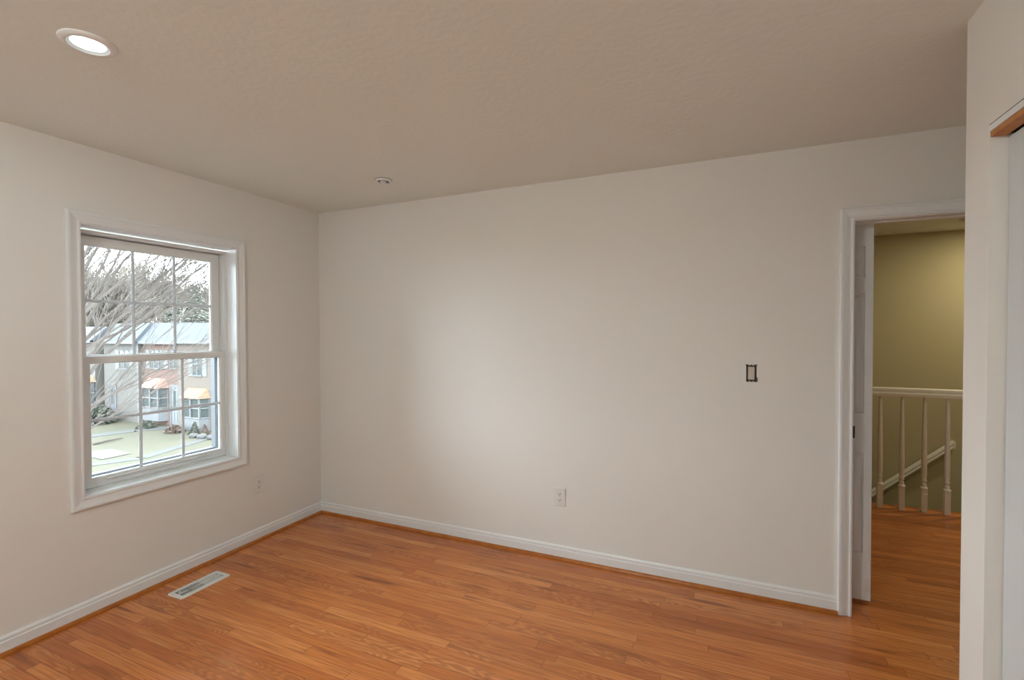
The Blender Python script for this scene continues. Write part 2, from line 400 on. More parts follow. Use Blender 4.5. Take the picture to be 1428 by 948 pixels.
# ------------------------------------------------------------------ window
def window(name, DY, label=None):
    wn = empty(name, (-W, 1.79 + DY, WZ0)); struct(wn, label)
    rect = lambda y0, y1, z0, z1: (lambda o: [(y0 - o, z0 - o), (y0 - o, z1 + o), (y1 + o, z1 + o), (y1 + o, z0 - o)])
    mpW = lambda a, z, w_: (-W + w_, a + DY, z)
    WCAS = [(.004, 0), (.004, .011), (.008, .013), (.014, .012), (.018, .010), (.026, .011), (.040, .015), (.047, .017), (.049, .020), (.059, .020), (.063, .015), (.063, 0)]
    MB().sweep(WCAS, rect(WY0, WY1, WZ0, WZ1), mpW).build('casing', 'trim', wn)
    MB().sweep([(0, .006), (.010, .006), (.010, -.10), (0, -.10)], rect(WY0, WY1, WZ0, WZ1), mpW).build('jamb_liner', 'trim', wn)
    FY0, FY1, FZ0, FZ1 = 1.378, 2.206, .636, 2.006
    fr = MB()
    fr.sweep([(0, -.088), (.017, -.088), (.017, -.20), (0, -.20)], rect(FY0, FY1, FZ0, FZ1), mpW)
    for y, s_ in ((FY0, 1), (FY1, -1)):                     # sash tracks
        for r_ in (.0885, .131): fr.box(-W - r_, -W - r_ - .005, y + DY, y + s_ * .012 + DY, FZ0, FZ1)
    fr.build('window_frame', 'vinyl', wn, bevel=.0015)
    ou = MB().sweep([(-.030, -.172), (0, -.172), (0, -.21), (-.030, -.21)], rect(FY0, FY1, FZ0 + .025, FZ1), mpW)
    ou.box(-W - .135, -W - .24, FY0 + DY, FY1 + DY, FZ0 - .012, FZ0 + .006)
    ou.build('screen_track', 'outer', wn)
    def sash(name, r0, r1, y0, y1, z0, z1, gy0, gy1, gz0, gz1, mat_='vinyl'):
        s = MB()
        # stiles and rails with a sloped glazing bead
        mp = mpW
        pts = [(-r0, 0, 0)]
        A = [(y0, z0), (y0, z1), (y1, z1), (y1, z0)]
        B = [(gy0 - .006, gz0 - .006), (gy0 - .006, gz1 + .006), (gy1 + .006, gz1 + .006), (gy1 + .006, gz0 - .006)]
        G = [(gy0, gz0), (gy0, gz1), (gy1, gz1), (gy1, gz0)]
        rings = [[s.bm.verts.new((-W - r_, p[0] + DY, p[1])) for p in Q] for Q, r_ in ((A, r0), (B, r0), (G, r0 + .009), (G, r1 - .009), (B, r1), (A, r1))]
        for i in range(6):
            P, Q = rings[i], rings[(i + 1) % 6]
            for k in range(4): s.bm.faces.new((P[k], P[(k + 1) % 4], Q[(k + 1) % 4], Q[k]))
        so = s.build(name, mat_, wn)
        rm = (r0 + r1) / 2
        MB().box(-W - rm + .0015, -W - rm - .0015, gy0 + DY, gy1 + DY, gz0, gz1).build('glass_pane', 'glass', so)
        g = MB(); h_ = .009
        for k in (1, 2):
            y = DY + gy0 + (gy1 - gy0) * k / 3
            g.prism([(-h_, 0), (-h_ * .6, .004), (h_ * .6, .004), (h_, 0), (h_ * .6, -.004), (-h_ * .6, -.004)], gz0, gz1, lambda t, u, w_: (-W - rm + .006 + w_, y + u, t))
        z = (gz0 + gz1) / 2
        g.prism([(-h_, 0), (-h_ * .6, .0042), (h_ * .6, .0042), (h_, 0), (h_ * .6, -.0042), (-h_ * .6, -.0042)], gy0 + DY, gy1 + DY, lambda t, u, w_: (-W - rm + .006 + w_, t, z + u))
        g.build('grille', 'grid', so)
        return so
    sash('upper_sash', .136, .166, 1.382, 2.192, 1.310, 2.000, 1.445, 2.135, 1.353, 1.946)
    lo = sash('lower_sash', .096, .128, 1.386, 2.204, .638, 1.346, 1.442, 2.162, .690, 1.306)
    MB().box(-W - .085, -W - .096, 1.50 + DY, 2.09 + DY, .668, .676).build('lift_rail', 'vinyl', lo, bevel=.002)
window('window_1', 0, 'white double-hung window with grilles, bare trees and houses outside')

# ------------------------------------------------------------------ outlets, open switch box, register
def outlet(name, c, axis, label):
    e = empty(name, c); tag(e, label, 'outlet')
    def P(u, w_, z): return (c[0] + u, c[1] - w_, c[2] + z) if axis == 'Y' else (c[0] + w_, c[1] + u, c[2] + z)
    def bx(mb, u0, u1, w0, w1, z0, z1):
        a, b_ = P(u0, w0, z0), P(u1, w1, z1); mb.box(a[0], b_[0], a[1], b_[1], a[2], b_[2])
    m_ = MB(); hw, hh = .040, .059
    rg = [[m_.bm.verts.new(P(sx * (hw - i_), w_, sz * (hh - i_))) for sx, sz in ((-1, -1), (-1, 1), (1, 1), (1, -1))] for i_, w_ in ((0, 0), (0, .003), (.004, .0055))]
    for A, B in zip(rg, rg[1:]):
        for k in range(4): m_.bm.faces.new((A[k], A[(k + 1) % 4], B[(k + 1) % 4], B[k]))
    m_.bm.faces.new(rg[-1]); m_.build('cover_plate', 'plastic', e)
    for s_ in (1, -1):
        rc = MB(); pts = []
        for k in range(20):
            a = 2 * math.pi * k / 20; pts.append((max(-.0135, min(.0135, .0175 * math.cos(a))), .0150 * math.sin(a) + s_ * .0195))
        A = [rc.bm.verts.new(P(u, .005, z)) for u, z in pts]; B = [rc.bm.verts.new(P(u, .0075, z)) for u, z in pts]
        for k in range(20): rc.bm.faces.new((A[k], A[(k + 1) % 20], B[(k + 1) % 20], B[k]))
        rc.bm.faces.new(B); ro = rc.build('receptacle', 'plastic', e)
        sl = MB(); zc = s_ * .0195
        bx(sl, -.0080, -.0052, .0072, .0079, zc - .003, zc + .008); bx(sl, .0052, .0080, .0072, .0079, zc - .002, zc + .008)
        bx(sl, -.0028, .0028, .0072, .0079, zc - .011, zc - .0055)
        sl.build('slot', 'slot', ro, label='dark slots')
    sc_ = MB()
    q = P(0, .0055, 0)
    sc_.lathe([(.0035, 0), (.0030, .0012), (.0005, .0014)] if axis == 'X' else [(.0035, 0), (.0030, -.0012), (.0005, -.0014)], c=q, n=12, axis=axis)
    sc_.build('screw', 'plastic', e)
    return e
outlet('wall_outlet', (-.9635, D, .402), 'Y', 'white duplex outlet on the back wall above the baseboard')
outlet('wall_outlet', (-W, 2.370, .397), 'X', 'white duplex outlet low on the wall to the right of the window')

sb = empty('switch_box', ((BX0 + BX1) / 2, D, 1.24)); tag(sb, 'uncovered dark electrical switch box with bare almond switch, left of the doorway', 'switch')
bx_ = MB(); cx_ = (BX0 + BX1) / 2
bx_.sweep([(0, -.001), (-.0015, -.001), (-.0015, .058), (0, .058)], lambda o: [(BX0 - o, BZ0 - o), (BX0 - o, BZ1 + o), (BX1 + o, BZ1 + o), (BX1 + o, BZ0 - o)], lambda a, z, w_: (a, D + w_, z))
bx_.box(BX0, BX1, D + .056, D + .059, BZ0, BZ1); bx_.build('box_shell', 'steel', sb)
yk = MB()
yk.box(cx_ - .0165, cx_ + .0165, D - .001, D + .03, BZ0 + .012, BZ1 - .012)
yk.build('switch_body', 'device', sb, bevel=.002)
for s_ in (1, -1):
    ea = MB(); zc = 1.24 + s_ * .042
    pts = [(-.0165, 0)] + [(.0165 * math.cos(math.pi - math.pi * k / 10), s_ * .0075 * math.sin(math.pi * k / 10)) for k in range(1, 10)] + [(.0165, 0)]
    A = [ea.bm.verts.new((cx_ + u, D + .000, zc + z)) for u, z in pts]; B = [ea.bm.verts.new((cx_ + u, D - .0025, zc + z)) for u, z in pts]
    n_ = len(pts)
    for k in range(n_): ea.bm.faces.new((A[k], A[(k + 1) % n_], B[(k + 1) % n_], B[k]))
    ea.bm.faces.new(A); ea.bm.faces.new(B); eo = ea.build('mounting_ear', 'chrome', sb)
    MB().lathe([(.0035, 0), (.003, -.0015), (.0005, -.0016)], c=(cx_, D - .0025, zc + s_ * .002), n=10, axis='Y').build('screw', 'steel', eo)
for sx in (-1, 1):
    MB().box(cx_ + sx * .0255, cx_ + sx * .0195, D - .0015, D + .02, BZ0 + .002, BZ1 - .002).build('box_rim', 'steel', sb)
    for s_ in (1,): MB().box(cx_ + sx * .0255, cx_ + sx * .029, D - .0015, D - .0002, BZ1 - .006, BZ1 + .001).build('corner_tab', 'steel', sb)
MB().tube([(BX1 - .004, D + .01, BZ0 + .030), (BX1 + .002, D - .004, BZ0 + .022), (BX1 + .0035, D - .005, BZ0 + .010), (BX1 + .001, D - .004, BZ0 + .002)], .0022, n=8).build('wire', 'steel', sb)

rg_ = empty('floor_register', (-2.793, 1.806, 0)); tag(rg_, 'white slotted metal floor register near the window wall', 'floor vent')
RX0, RX1, RY0, RY1 = -2.857, -2.729, 1.658, 1.950
def rrect(x0, x1, y0, y1, r_, n=6):
    p = []
    for cx0, cy0, a0 in ((x1 - r_, y1 - r_, 0), (x0 + r_, y1 - r_, 90), (x0 + r_, y0 + r_, 180), (x1 - r_, y0 + r_, 270)):
        for k in range(n): a = R(a0 + 90 * k / (n - 1)); p.append((cx0 + r_ * math.cos(a), cy0 + r_ * math.sin(a)))
    return p
fm = MB()
IN = .026
lv = [(rrect(RX0, RX1, RY0, RY1, .012), 0.0), (rrect(RX0 + .003, RX1 - .003, RY0 + .003, RY1 - .003, .010), .005),
      (rrect(RX0 + IN - .002, RX1 - IN + .002, RY0 + IN - .002, RY1 - IN + .002, .003), .0065), (rrect(RX0 + IN, RX1 - IN, RY0 + IN, RY1 - IN, .002), .0015)]
rgs = [[fm.bm.verts.new((x, y, z)) for x, y in P_] for P_, z in lv]
for A, B in zip(rgs, rgs[1:]):
    for k in range(len(A)): fm.bm.faces.new((A[k], A[(k + 1) % len(A)], B[(k + 1) % len(B)], B[k]))
fm.build('frame', 'register', rg_, smooth=True)
MB().box(RX0 + IN - .001, RX1 - IN + .001, RY0 + IN - .001, RY1 - IN + .001, .0004, .0012).build('throat_shade', 'regdark', rg_, label='dark plate standing in for shade below the slots')  # near-black plate on the floor, painted shade for the duct opening
lvx = MB(); n_ = 20
for k in range(1, n_):
    y = RY0 + IN + (RY1 - RY0 - 2 * IN) * k / n_
    ln_ = -.0016 if k < 11 else .0012
    lvx.prism([(-.0022, .0012), (.0010, .0012), (.0014 + ln_, .0058), (-.0014 + ln_, .0058)], RX0 + IN, RX1 - IN, lambda t, u, z: (t, y + u, z))
lvx.box((RX0 + RX1) / 2 - .0015, (RX0 + RX1) / 2 + .0015, RY0 + IN, RY1 - IN, .0012, .0056)
lvx.build('louvers', 'register', rg_)
MB().box(RX0 + .050, RX0 + .062, RY0 + .030, RY0 + .040, .004, .010).build('damper_lever', 'register', rg_, bevel=.001)

# ------------------------------------------------------------------ ceiling fittings
def downlight(name, x, y, label, power, colour, lens='lens', r=.078):
    e = empty(name, (x, y, H)); tag(e, label, 'ceiling light')
    k = r / .078
    MB().lathe([(.078 * k, 0), (.078 * k, -.003), (.072 * k, -.008), (.060 * k, -.011), (.056 * k, -.010)], c=(x, y, H), n=48).build('trim_ring', 'trim', e, smooth=True)
    MB().lathe([(.056 * k, -.010), (.050 * k, -.004), (.046 * k, -.003)], c=(x, y, H), n=48).build('reflector', 'reflector', e, smooth=True)
    MB().lathe([(.047 * k, -.0035), (.001, -.0042)], c=(x, y, H), n=48).build('lens', lens, e, smooth=True)
    l = bpy.data.lights.new('lamp_light', 'AREA'); l.shape = 'DISK'; l.size = .09 * k; l.energy = power; l.color = colour
    lo_ = bpy.data.objects.new('lamp_light', l); COL.objects.link(lo_); lo_.parent = e; lo_.location = (0, 0, -.012)
    return e
downlight('recessed_downlight', -1.941, .909, 'lit white recessed downlight in the ceiling at top left', LAMP_W, LAMP_COL)
# added dome light behind the camera, unseen, to brighten the room
DOX, DOY, DR = -1.05, -.62, .15
de = empty('fill_dome', (DOX, DOY, H)); tag(de, 'added dome light brightening the bedroom from behind the camera, out of the frame', 'ceiling light')
MB().lathe([(DR + .012, 0), (DR + .012, -.022), (DR, -.026), (DR - .01, -.022)], c=(DOX, DOY, H), n=40).build('base_ring', 'trim', de, smooth=True)
M['dome'] = mat('fill_dome_glow', (.9, .9, .88), .4, emit=(FILL_COL, FILL_W / (math.pi * 2 * math.pi * DR * .13)))
MB().lathe([(DR * math.cos(t), -.022 - .12 * math.sin(t)) for t in [k * math.pi / 2 / 12 for k in range(12)]] + [(.004, -.142)], c=(DOX, DOY, H), n=40).build('fill_dome_shell', 'dome', de, smooth=True)
MB().lathe([(.010, -.140), (.012, -.150), (.006, -.158), (.001, -.160)], c=(DOX, DOY, H), n=16).build('finial', 'chrome', de, smooth=True)
downlight('unseen_hall_downlight', 2.42, 5.32, 'recessed downlight in the hall ceiling, hidden to the right of the doorway', HALL_W, HALL_COL)

def sprinkler(x, y, label):
    sp = empty('sprinkler_head', (x, y, H)); tag(sp, label, 'sprinkler')
    MB().lathe([(.052, 0), (.052, -.004), (.048, -.010), (.038, -.013), (.043, -.012), (.040, -.003)], c=(x, y, H), n=36).build('escutcheon', 'trim', sp, smooth=True)
    MB().lathe([(.0545, -.0005), (.0545, -.0015), (.050, -.002)], c=(x, y, H), n=36).build('shadow_ring', 'bronze', sp)  # dark ring added to draw a shadow outline round the cover
    MB().lathe([(.040, -.003), (.020, -.0035)], c=(x, y, H), n=30).build('recess', 'bronze', sp)  # dark colour stands in for the shade inside the recess
    MB().lathe([(.020, -.002), (.020, -.017), (.015, -.022), (.001, -.023)], c=(x, y, H), n=30).build('cap', 'trim', sp, smooth=True)
downlight('unseen_hall_downlight', 1.95, 3.95, 'added recessed downlight brightening the hall, hidden above the doorway', HALL_W * .55, HALL_COL)  # added unseen lamp, brightens the hall floor and balusters
sprinkler(-1.979, 2.474, 'small round white sprinkler cover on the bedroom ceiling near the back corner')
sprinkler(1.945, 5.43, 'small round sprinkler cover on the hall ceiling, cut off by the closet wall')

# ------------------------------------------------------------------ hall railing and stair handrail
ra = empty('stair_railing', (1.45, 4.885, 0)); tag(ra, 'white painted railing with turned balusters at the hall stairwell', 'railing')
RAIL = [(-.030, .940), (-.026, .930), (.026, .930), (.030, .940), (.030, .958), (.022, .966), (.026, .980), (.022, .996), (.010, 1.003), (-.010, 1.003), (-.022, .996), (-.026, .980), (-.022, .966), (-.030, .958)]
MB().prism(RAIL, .60, 2.60, lambda t, u, z: (t, 4.885 + u, z)).build('handrail', 'trim', ra, smooth=True)
def baluster(x):
    b_ = MB(); h_ = .019
    b_.box(x - h_, x + h_, 4.885 - h_, 4.885 + h_, 0, .195)
    b_.lathe([(.0268, .195), (.0190, .207), (.0150, .214), (.0185, .222), (.0150, .230), (.0135, .238), (.0185, .250), (.0190, .262), (.0150, .272),
              (.0185, .300), (.0190, .380), (.0165, .560), (.0135, .760), (.0115, .915), (.0115, .935)], c=(x, 4.885, 0), n=16)
    return b_.build('baluster', 'trim', ra, smooth=True)
for k in range(-3, 8): baluster(1.354 + .1465 * k)
hr = empty('wall_handrail', (1.7, HY1, .1)); tag(hr, 'white sloping handrail on the stairwell wall behind the balusters', 'handrail')
HP = [(-.020, -.030), (.020, -.030), (.024, -.018), (.018, -.008), (.024, .006), (.020, .022), (.008, .030), (-.008, .030), (-.020, .022), (-.024, .006), (-.018, -.008), (-.024, -.018)]
x1_, z1_, x0_, z0_ = 2.035, .372, .30, -1.146
MB().prism(HP, 0, 1, lambda t, u, z: (x1_ + (x0_ - x1_) * t, HY1 - .055 + u, z1_ + (z0_ - z1_) * t + z * 1.25)).build('rail', 'trim', hr, smooth=True)
MB().box(2.035, 2.052, HY1 - .080, HY1 - .0005, .335, .405).build('rail_return', 'trim', hr, bevel=.003)
for xb in (1.66, .95):
    zb = z1_ + (xb - x1_) * (z0_ - z1_) / (x0_ - x1_)
    bb = MB().tube([(xb, HY1 - .0005, zb - .095), (xb, HY1 - .030, zb - .090), (xb, HY1 - .052, zb - .070), (xb, HY1 - .055, zb - .036)], .007, n=8)
    bb.lathe([(.022, -.0005), (.022, -.005), (.008, -.008)], c=(xb, HY1, zb - .095), n=16, axis='Y', cap=True)
    bb.build('bracket', 'bronze', hr, label='dark metal bracket')
nz = MB().prism([(0, -.028), (.012, -.028), (.022, -.020), (.025, -.010), (.022, 0.001), (0, 0.001)], -1.2, HX1, lambda t, u, z: (t, 4.95 + u, z)).build('trim_5', 'shoe')
struct(nz, 'orange wood nosing at the edge of the stairwell')

# ------------------------------------------------------------------ outside
ZG = -4.55
OM = dict(
    lawn=mat('winter_lawn', (.028, .0265, .0105), .95, mottle=(.6, (.038, .031, .015), .9)),
    walk=mat('concrete_walk', (.033, .032, .029), .9),
    slab=mat('pale_concrete', (.060, .063, .066), .8),
    redbrick=brick_mat('red_brick', (.090, .046, .034), (.078, .039, .030), (.085, .060, .050)),
    tanbrick=brick_mat('tan_brick', (0.091, 0.069, 0.053), (0.077, 0.058, 0.046), (0.084, 0.074, 0.063)),
    siding=mat('cream_siding', (.062, .056, .049), .8),
    roof=shingle_mat('pale_roof_shingles', (.046, .051, .058), (.040, .045, .052)),
    white=mat('white_exterior_trim', (.078, .080, .082), .6),
    pane=mat('dark_window_pane', (0.035, 0.042, 0.042), .15),
    copper=mat('copper_roof', (.120, .048, .026), .5),
    copper2=mat('golden_copper_roof', (.115, .058, .016), .5),
    shutter=mat('white_shutter', (.10, .105, .105), .6),
    doorwhite=mat('white_door', (.095, .10, .105), .5),
    greydoor=mat('grey_door', (0.046, 0.049, 0.056), .5),
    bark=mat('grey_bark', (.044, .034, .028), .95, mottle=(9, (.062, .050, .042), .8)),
    farbark=mat('hazed_brown_bark', (.105, .088, .072), .95),  # far bark lightened, distance haze put into the colour
    ever=mat('hazed_evergreen_needles', (0.094, 0.105, 0.078), .9, mottle=(1.2, (0.109, 0.113, 0.090), .8)),  # needles lightened too, haze painted instead of a volume
    brush=mat('brown_brush', (0.067, 0.044, 0.032), .95),
    green=mat('boxwood_green', (0.034, 0.041, 0.027), .9, mottle=(4, (0.046, 0.049, 0.035), .8)),
    stone=mat('pale_stone', (.040, .039, .037), .9),
)
M.update(OM)
g = struct(MB().box(-140, -W - .6, -60, 140, ZG - .3, ZG).build('ground', 'lawn'), 'yellowish winter lawn in front of the houses')
g['kind'] = 'structure'
walk = MB(); 
def strip(mb, pts, wd_, z=ZG + .02):
    for (a, b_) in zip(pts, pts[1:]):
        a, b_ = Vector((*a, z)), Vector((*b_, z)); n = (b_ - a).cross(Vector((0, 0, 1))).normalized() * wd_ / 2
        mb.poly([a - n, b_ - n, b_ + n, a + n]); q = Vector((0, 0, -.04))
        mb.poly([a - n, b_ - n, b_ - n + q, a - n + q]); mb.poly([a + n, b_ + n, b_ + n + q, a + n + q])
strip(walk, [(-26.4, 12.2), (-25.6, 13.8), (-26.5, 16.6), (-27.1, 18.6)], .62)
struct(walk.build('path', 'walk'), 'pale concrete path curving across the lawn')
sl = MB(); sl.poly([(-27.0, 12.9, ZG + .03), (-29.4, 12.9, ZG + .03), (-29.0, 14.2, ZG + .03), (-27.0, 14.1, ZG + .03)])
struct(sl.build('pavement', 'slab'), 'white concrete slab on the lawn')
st = MB(); strip(st, [(-34.2, 14.4), (-33.2, 17.6), (-32.2, 19.0)], 1.0)
struct(st.build('footpath', 'walk'), 'grey footpath in front of the houses')
tag(MB().tube([(-31.0, 14.4, ZG + .06), (-31.0, 15.0, ZG + .10), (-31.2, 15.9, ZG + .07)], [.07, .06, .03], n=8).build('fallen_branch', 'bark'), 'dark fallen branch lying on the lawn', 'branch')

YF = 19.3
def house(x0, x1, yf, wallm, label, z_eave=.80, z_roof=2.10):
    e = empty('townhouse', ((x0 + x1) / 2, yf, ZG)); tag(e, label, 'house', 'townhouses across the lawn')
    MB().box(x0, x1, yf, yf + 8, ZG - .1, z_eave).build('facade', wallm, e)
    r = MB()
    A = [(x0, yf - .30, z_eave), (x1, yf - .30, z_eave), (x1, yf + 8.3, z_eave), (x0, yf + 8.3, z_eave)]
    B = [(x0, yf + .75, z_roof), (x1, yf + .75, z_roof), (x1, yf + 7.2, z_roof), (x0, yf + 7.2, z_roof)]
    va = [r.bm.verts.new(p) for p in A]; vb = [r.bm.verts.new(p) for p in B]
    for k in range(4): r.bm.faces.new((va[k], va[(k + 1) % 4], vb[(k + 1) % 4], vb[k]))
    r.bm.faces.new(va); r.bm.faces.new(vb); r.build('roof', 'roof', e)
    f = MB().box(x0, x1, yf - .34, yf - .28, z_eave - .14, z_eave + .02).box(x0, x1, yf - .30, yf - .01, z_eave - .16, z_eave - .10)
    f.box(x1 - .12, x1, yf - .04, yf, ZG, z_eave - .16); f.build('fascia', 'white', e)
    return e
def hwindow(e, x0, x1, yf, z0, z1, nx=2, shutters=True, name='window'):
    f = MB(); t = .07
    f.box(x0, x1, yf - .05, yf + .01, z1 - t, z1).box(x0, x1, yf - .07, yf + .01, z0, z0 + t)
    for k in range(nx + 1):
        x = x0 + (x1 - x0) * k / nx; f.box(max(x0, x - t / 2), min(x1, x + t / 2) , yf - .05, yf + .01, z0, z1)
    f.box(x0, x1, yf - .04, yf + .01, (z0 + z1) / 2 - .03, (z0 + z1) / 2 + .03)
    fo = f.build(name, 'white', e)
    MB().box(x0 + .01, x1 - .01, yf - .02, yf + .02, z0 + .01, z1 - .01).build('pane', 'pane', fo)
    if shutters:
        for a, b_ in ((x0 - .42, x0 - .03), (x1 + .03, x1 + .42)):
            s = MB().box(a, b_, yf - .04, yf, z0, z1)
            n = int((z1 - z0) / .12)
            for k in range(n): s.box(a + .04, b_ - .04, yf - .052, yf - .04, z0 + .03 + k * (z1 - z0 - .06) / n, z0 + .09 + k * (z1 - z0 - .06) / n)
            s.build('shutter', 'shutter', e)
    return fo
def bay(e, x0, x1, yf, z0, z1, zr, cop, dp=.45):
    b_ = empty('bay_window', ((x0 + x1) / 2, yf, z0)); b_.parent = e; b_.matrix_parent_inverse = e.matrix_world.inverted()
    zs_ = z0 + (z1 - z0) * .38
    pr = [(x0, yf), (x0 + .28, yf - dp), (x1 - .28, yf - dp), (x1, yf)]
    w_ = MB(); A = [w_.bm.verts.new((x, y, z0)) for x, y in pr]; B = [w_.bm.verts.new((x, y, zs_)) for x, y in pr]
    for k in range(4): w_.bm.faces.new((A[k], A[(k + 1) % 4], B[(k + 1) % 4], B[k]))
    w_.bm.faces.new(A); w_.bm.faces.new(B)
    for k in range(3):                                  # mullions and sills of the three lights
        p, q = Vector((*pr[k], 0)), Vector((*pr[k + 1], 0)); nseg = 2 if k == 1 else 1
        for i in range(nseg + 1):
            c = p.lerp(q, i / nseg); w_.box(c.x - .06, c.x + .06, c.y - .04, c.y + .04, zs_, z1)
        for z in (zs_ + .04, (zs_ + z1) / 2, z1 - .05):
            w_.tube([(p.x, p.y, z), (q.x, q.y, z)], .045, n=4)
    w_.build('bay_frame', 'white', b_)
    gp = MB(); pi_ = [(x0 + .03, yf), (x0 + .29, yf - dp + .03), (x1 - .29, yf - dp + .03), (x1 - .03, yf)]
    for p, q in zip(pi_, pi_[1:]): gp.poly([(*p, zs_), (*q, zs_), (*q, z1), (*p, z1)])
    gp.build('pane', 'pane', b_)
    ro = MB(); o_ = .14
    A = [(x0 - o_, yf, z1), (x0 + .22, yf - dp - o_, z1), (x1 - .22, yf - dp - o_, z1), (x1 + o_, yf, z1)]
    Bq = [(x0 + .22, yf, zr), (x0 + .45, yf - .12, zr), (x1 - .45, yf - .12, zr), (x1 - .22, yf, zr)]
    va = [ro.bm.verts.new(p) for p in A]; vb = [ro.bm.verts.new(p) for p in Bq]
    for k in range(4): ro.bm.faces.new((va[k], va[(k + 1) % 4], vb[(k + 1) % 4], vb[k]))
    ro.bm.faces.new(va); ro.bm.faces.new(vb)
    for k in range(1, 5):
        t = k / 5; ro.tube([Vector(A[1]).lerp(Vector(A[2]), t), Vector(Bq[1]).lerp(Vector(Bq[2]), t)], .02, n=4)
    ro.build('bay_roof', cop, b_, label='bright copper bay roof')
def door(e, x0, x1, yf, z1, m_='doorwhite'):
    f = MB().box(x0 - .12, x0, yf - .06, yf, ZG, z1 + .12).box(x1, x1 + .12, yf - .06, yf, ZG, z1 + .12).box(x0, x1, yf - .06, yf, z1, z1 + .12)
    fo = f.build('front_door', 'white', e)
    dl = MB().box(x0, x1, yf - .03, yf + .01, ZG + .1, z1)
    for z in ((ZG + .3, ZG + .9), (ZG + 1.1, z1 - .2)):
        for k in range(2):
            a = x0 + .1 + k * (x1 - x0 - .1) / 2; dl.box(a, a + (x1 - x0 - .3) / 2, yf - .045, yf - .03, *z)
    dl.build('door_leaf', m_, fo)
    MB().box(x0 + .22, x1 - .22, yf - .05, yf - .03, ZG + 1.15, z1 - .25).build('pane', 'pane', fo)

hA = house(-31.74, -27.6, YF, 'tanbrick', 'tan brick townhouse nearest, with golden copper bay roof', .95, 2.12)
hwindow(hA, -30.25, -29.35, YF, -1.22, .30); bay(hA, -30.95, -28.75, YF, ZG, -2.52, -1.95, 'copper2')
hB = house(-35.7, -31.75, YF + .15, 'redbrick', 'reddish brick townhouse in the middle, with pink copper bay roof', .90, 2.16)
hwindow(hB, -34.9, -33.4, YF + .15, -.90, .35, 3); hwindow(hB, -32.75, -31.95, YF + .15, -.85, .35, 2, False)
bay(hB, -35.3, -33.05, YF + .15, -4.25, -2.10, -1.50, 'copper'); door(hB, -32.65, -31.95, YF + .15, -2.0)
hC = house(-39.75, -35.71, YF - .1, 'siding', 'cream sided townhouse beyond the brick ones', .90, 2.16)
door(hC, -39.1, -38.4, YF - .1, -2.1, 'greydoor'); hwindow(hC, -37.9, -36.7, YF - .1, -1.0, .3, 2)
hD = house(-43.8, -40.4, YF - .3, 'siding', 'farthest townhouse of the row, half hidden by branches', .95, 1.95)
bay(hD, -41.6, -39.6 - .85, YF - .3, ZG, -1.95, -1.50, 'copper2'); hwindow(hD, -43.2, -42.2, YF - .3, -1.0, .3, 2)

# shrubs: a core with many small leaf blades
def shrub(name, c, rx, rz, n, m_, label, cat='shrub', cone=False, seed=0):
    rr = random.Random(seed); mb = MB()
    for _ in range(n):
        a = rr.uniform(0, 2 * math.pi); t = rr.random() ** .7
        if cone: hgt = rr.random() * .98; rad = rx * (1 - hgt) * (.55 + .45 * rr.random()) + .02; p = Vector((c[0] + rad * math.cos(a), c[1] + rad * math.sin(a), c[2] + hgt * rz))
        else:
            ph = rr.uniform(0, 1.5); rad = .6 + .4 * rr.random(); p = Vector((c[0] + rx * rad * math.cos(a) * math.cos(ph), c[1] + rx * rad * math.sin(a) * math.cos(ph), c[2] + rz * rad * math.sin(ph)))
        u = Vector((rr.gauss(0, 1), rr.gauss(0, 1), rr.gauss(0, 1))).normalized() * rx * .16; v = Vector((rr.gauss(0, 1), rr.gauss(0, 1), rr.gauss(0, 1))).normalized() * rx * .10
        mb.poly([p - u, p + v, p + u, p - v])
    return tag(mb.build(name, m_), label, cat)
shrub('evergreen_shrub', (-38.2, 18.05, ZG), 1.05, 1.15, 1100, 'green', 'wide dark evergreen shrub in front of the cream townhouse', seed=1)
shrub('conical_shrub', (-28.75, 18.38, ZG), .36, .72, 500, 'green', 'small conical shrub before the golden bay', cone=True, seed=2)
shrub('conical_shrub', (-27.95, 18.45, ZG), .32, .62, 400, 'brush', 'brownish conical shrub at the right beside the green one', cone=True, seed=3)
shrub('bare_shrub', (-30.35, 18.2, ZG), .55, .42, 600, 'brush', 'reddish brown bare shrub on the lawn left of the green conical shrub', seed=4)
shrub('bare_shrub', (-33.4, 18.35, ZG), .55, .45, 500, 'green', 'low green shrub below the pink copper bay', seed=5)
for k, (x, y, r_) in enumerate(((-27.85, 17.75, .27), (-27.2, 17.8, .29), (-26.5, 17.9, .27))):
    mb = MB(); v_ = bmesh.ops.create_icosphere(mb.bm, subdivisions=2, radius=r_)['verts']; rr = random.Random(k)
    for v in v_: v.co *= rr.uniform(.85, 1.1); v.co.z *= .6; v.co += Vector((x, y, ZG + .1))
    tag(mb.build('garden_rock', 'stone'), 'pale garden rock below the golden bay, %s' % ('left one', 'middle one', 'right one')[k], 'rock', 'garden rocks below the golden bay')

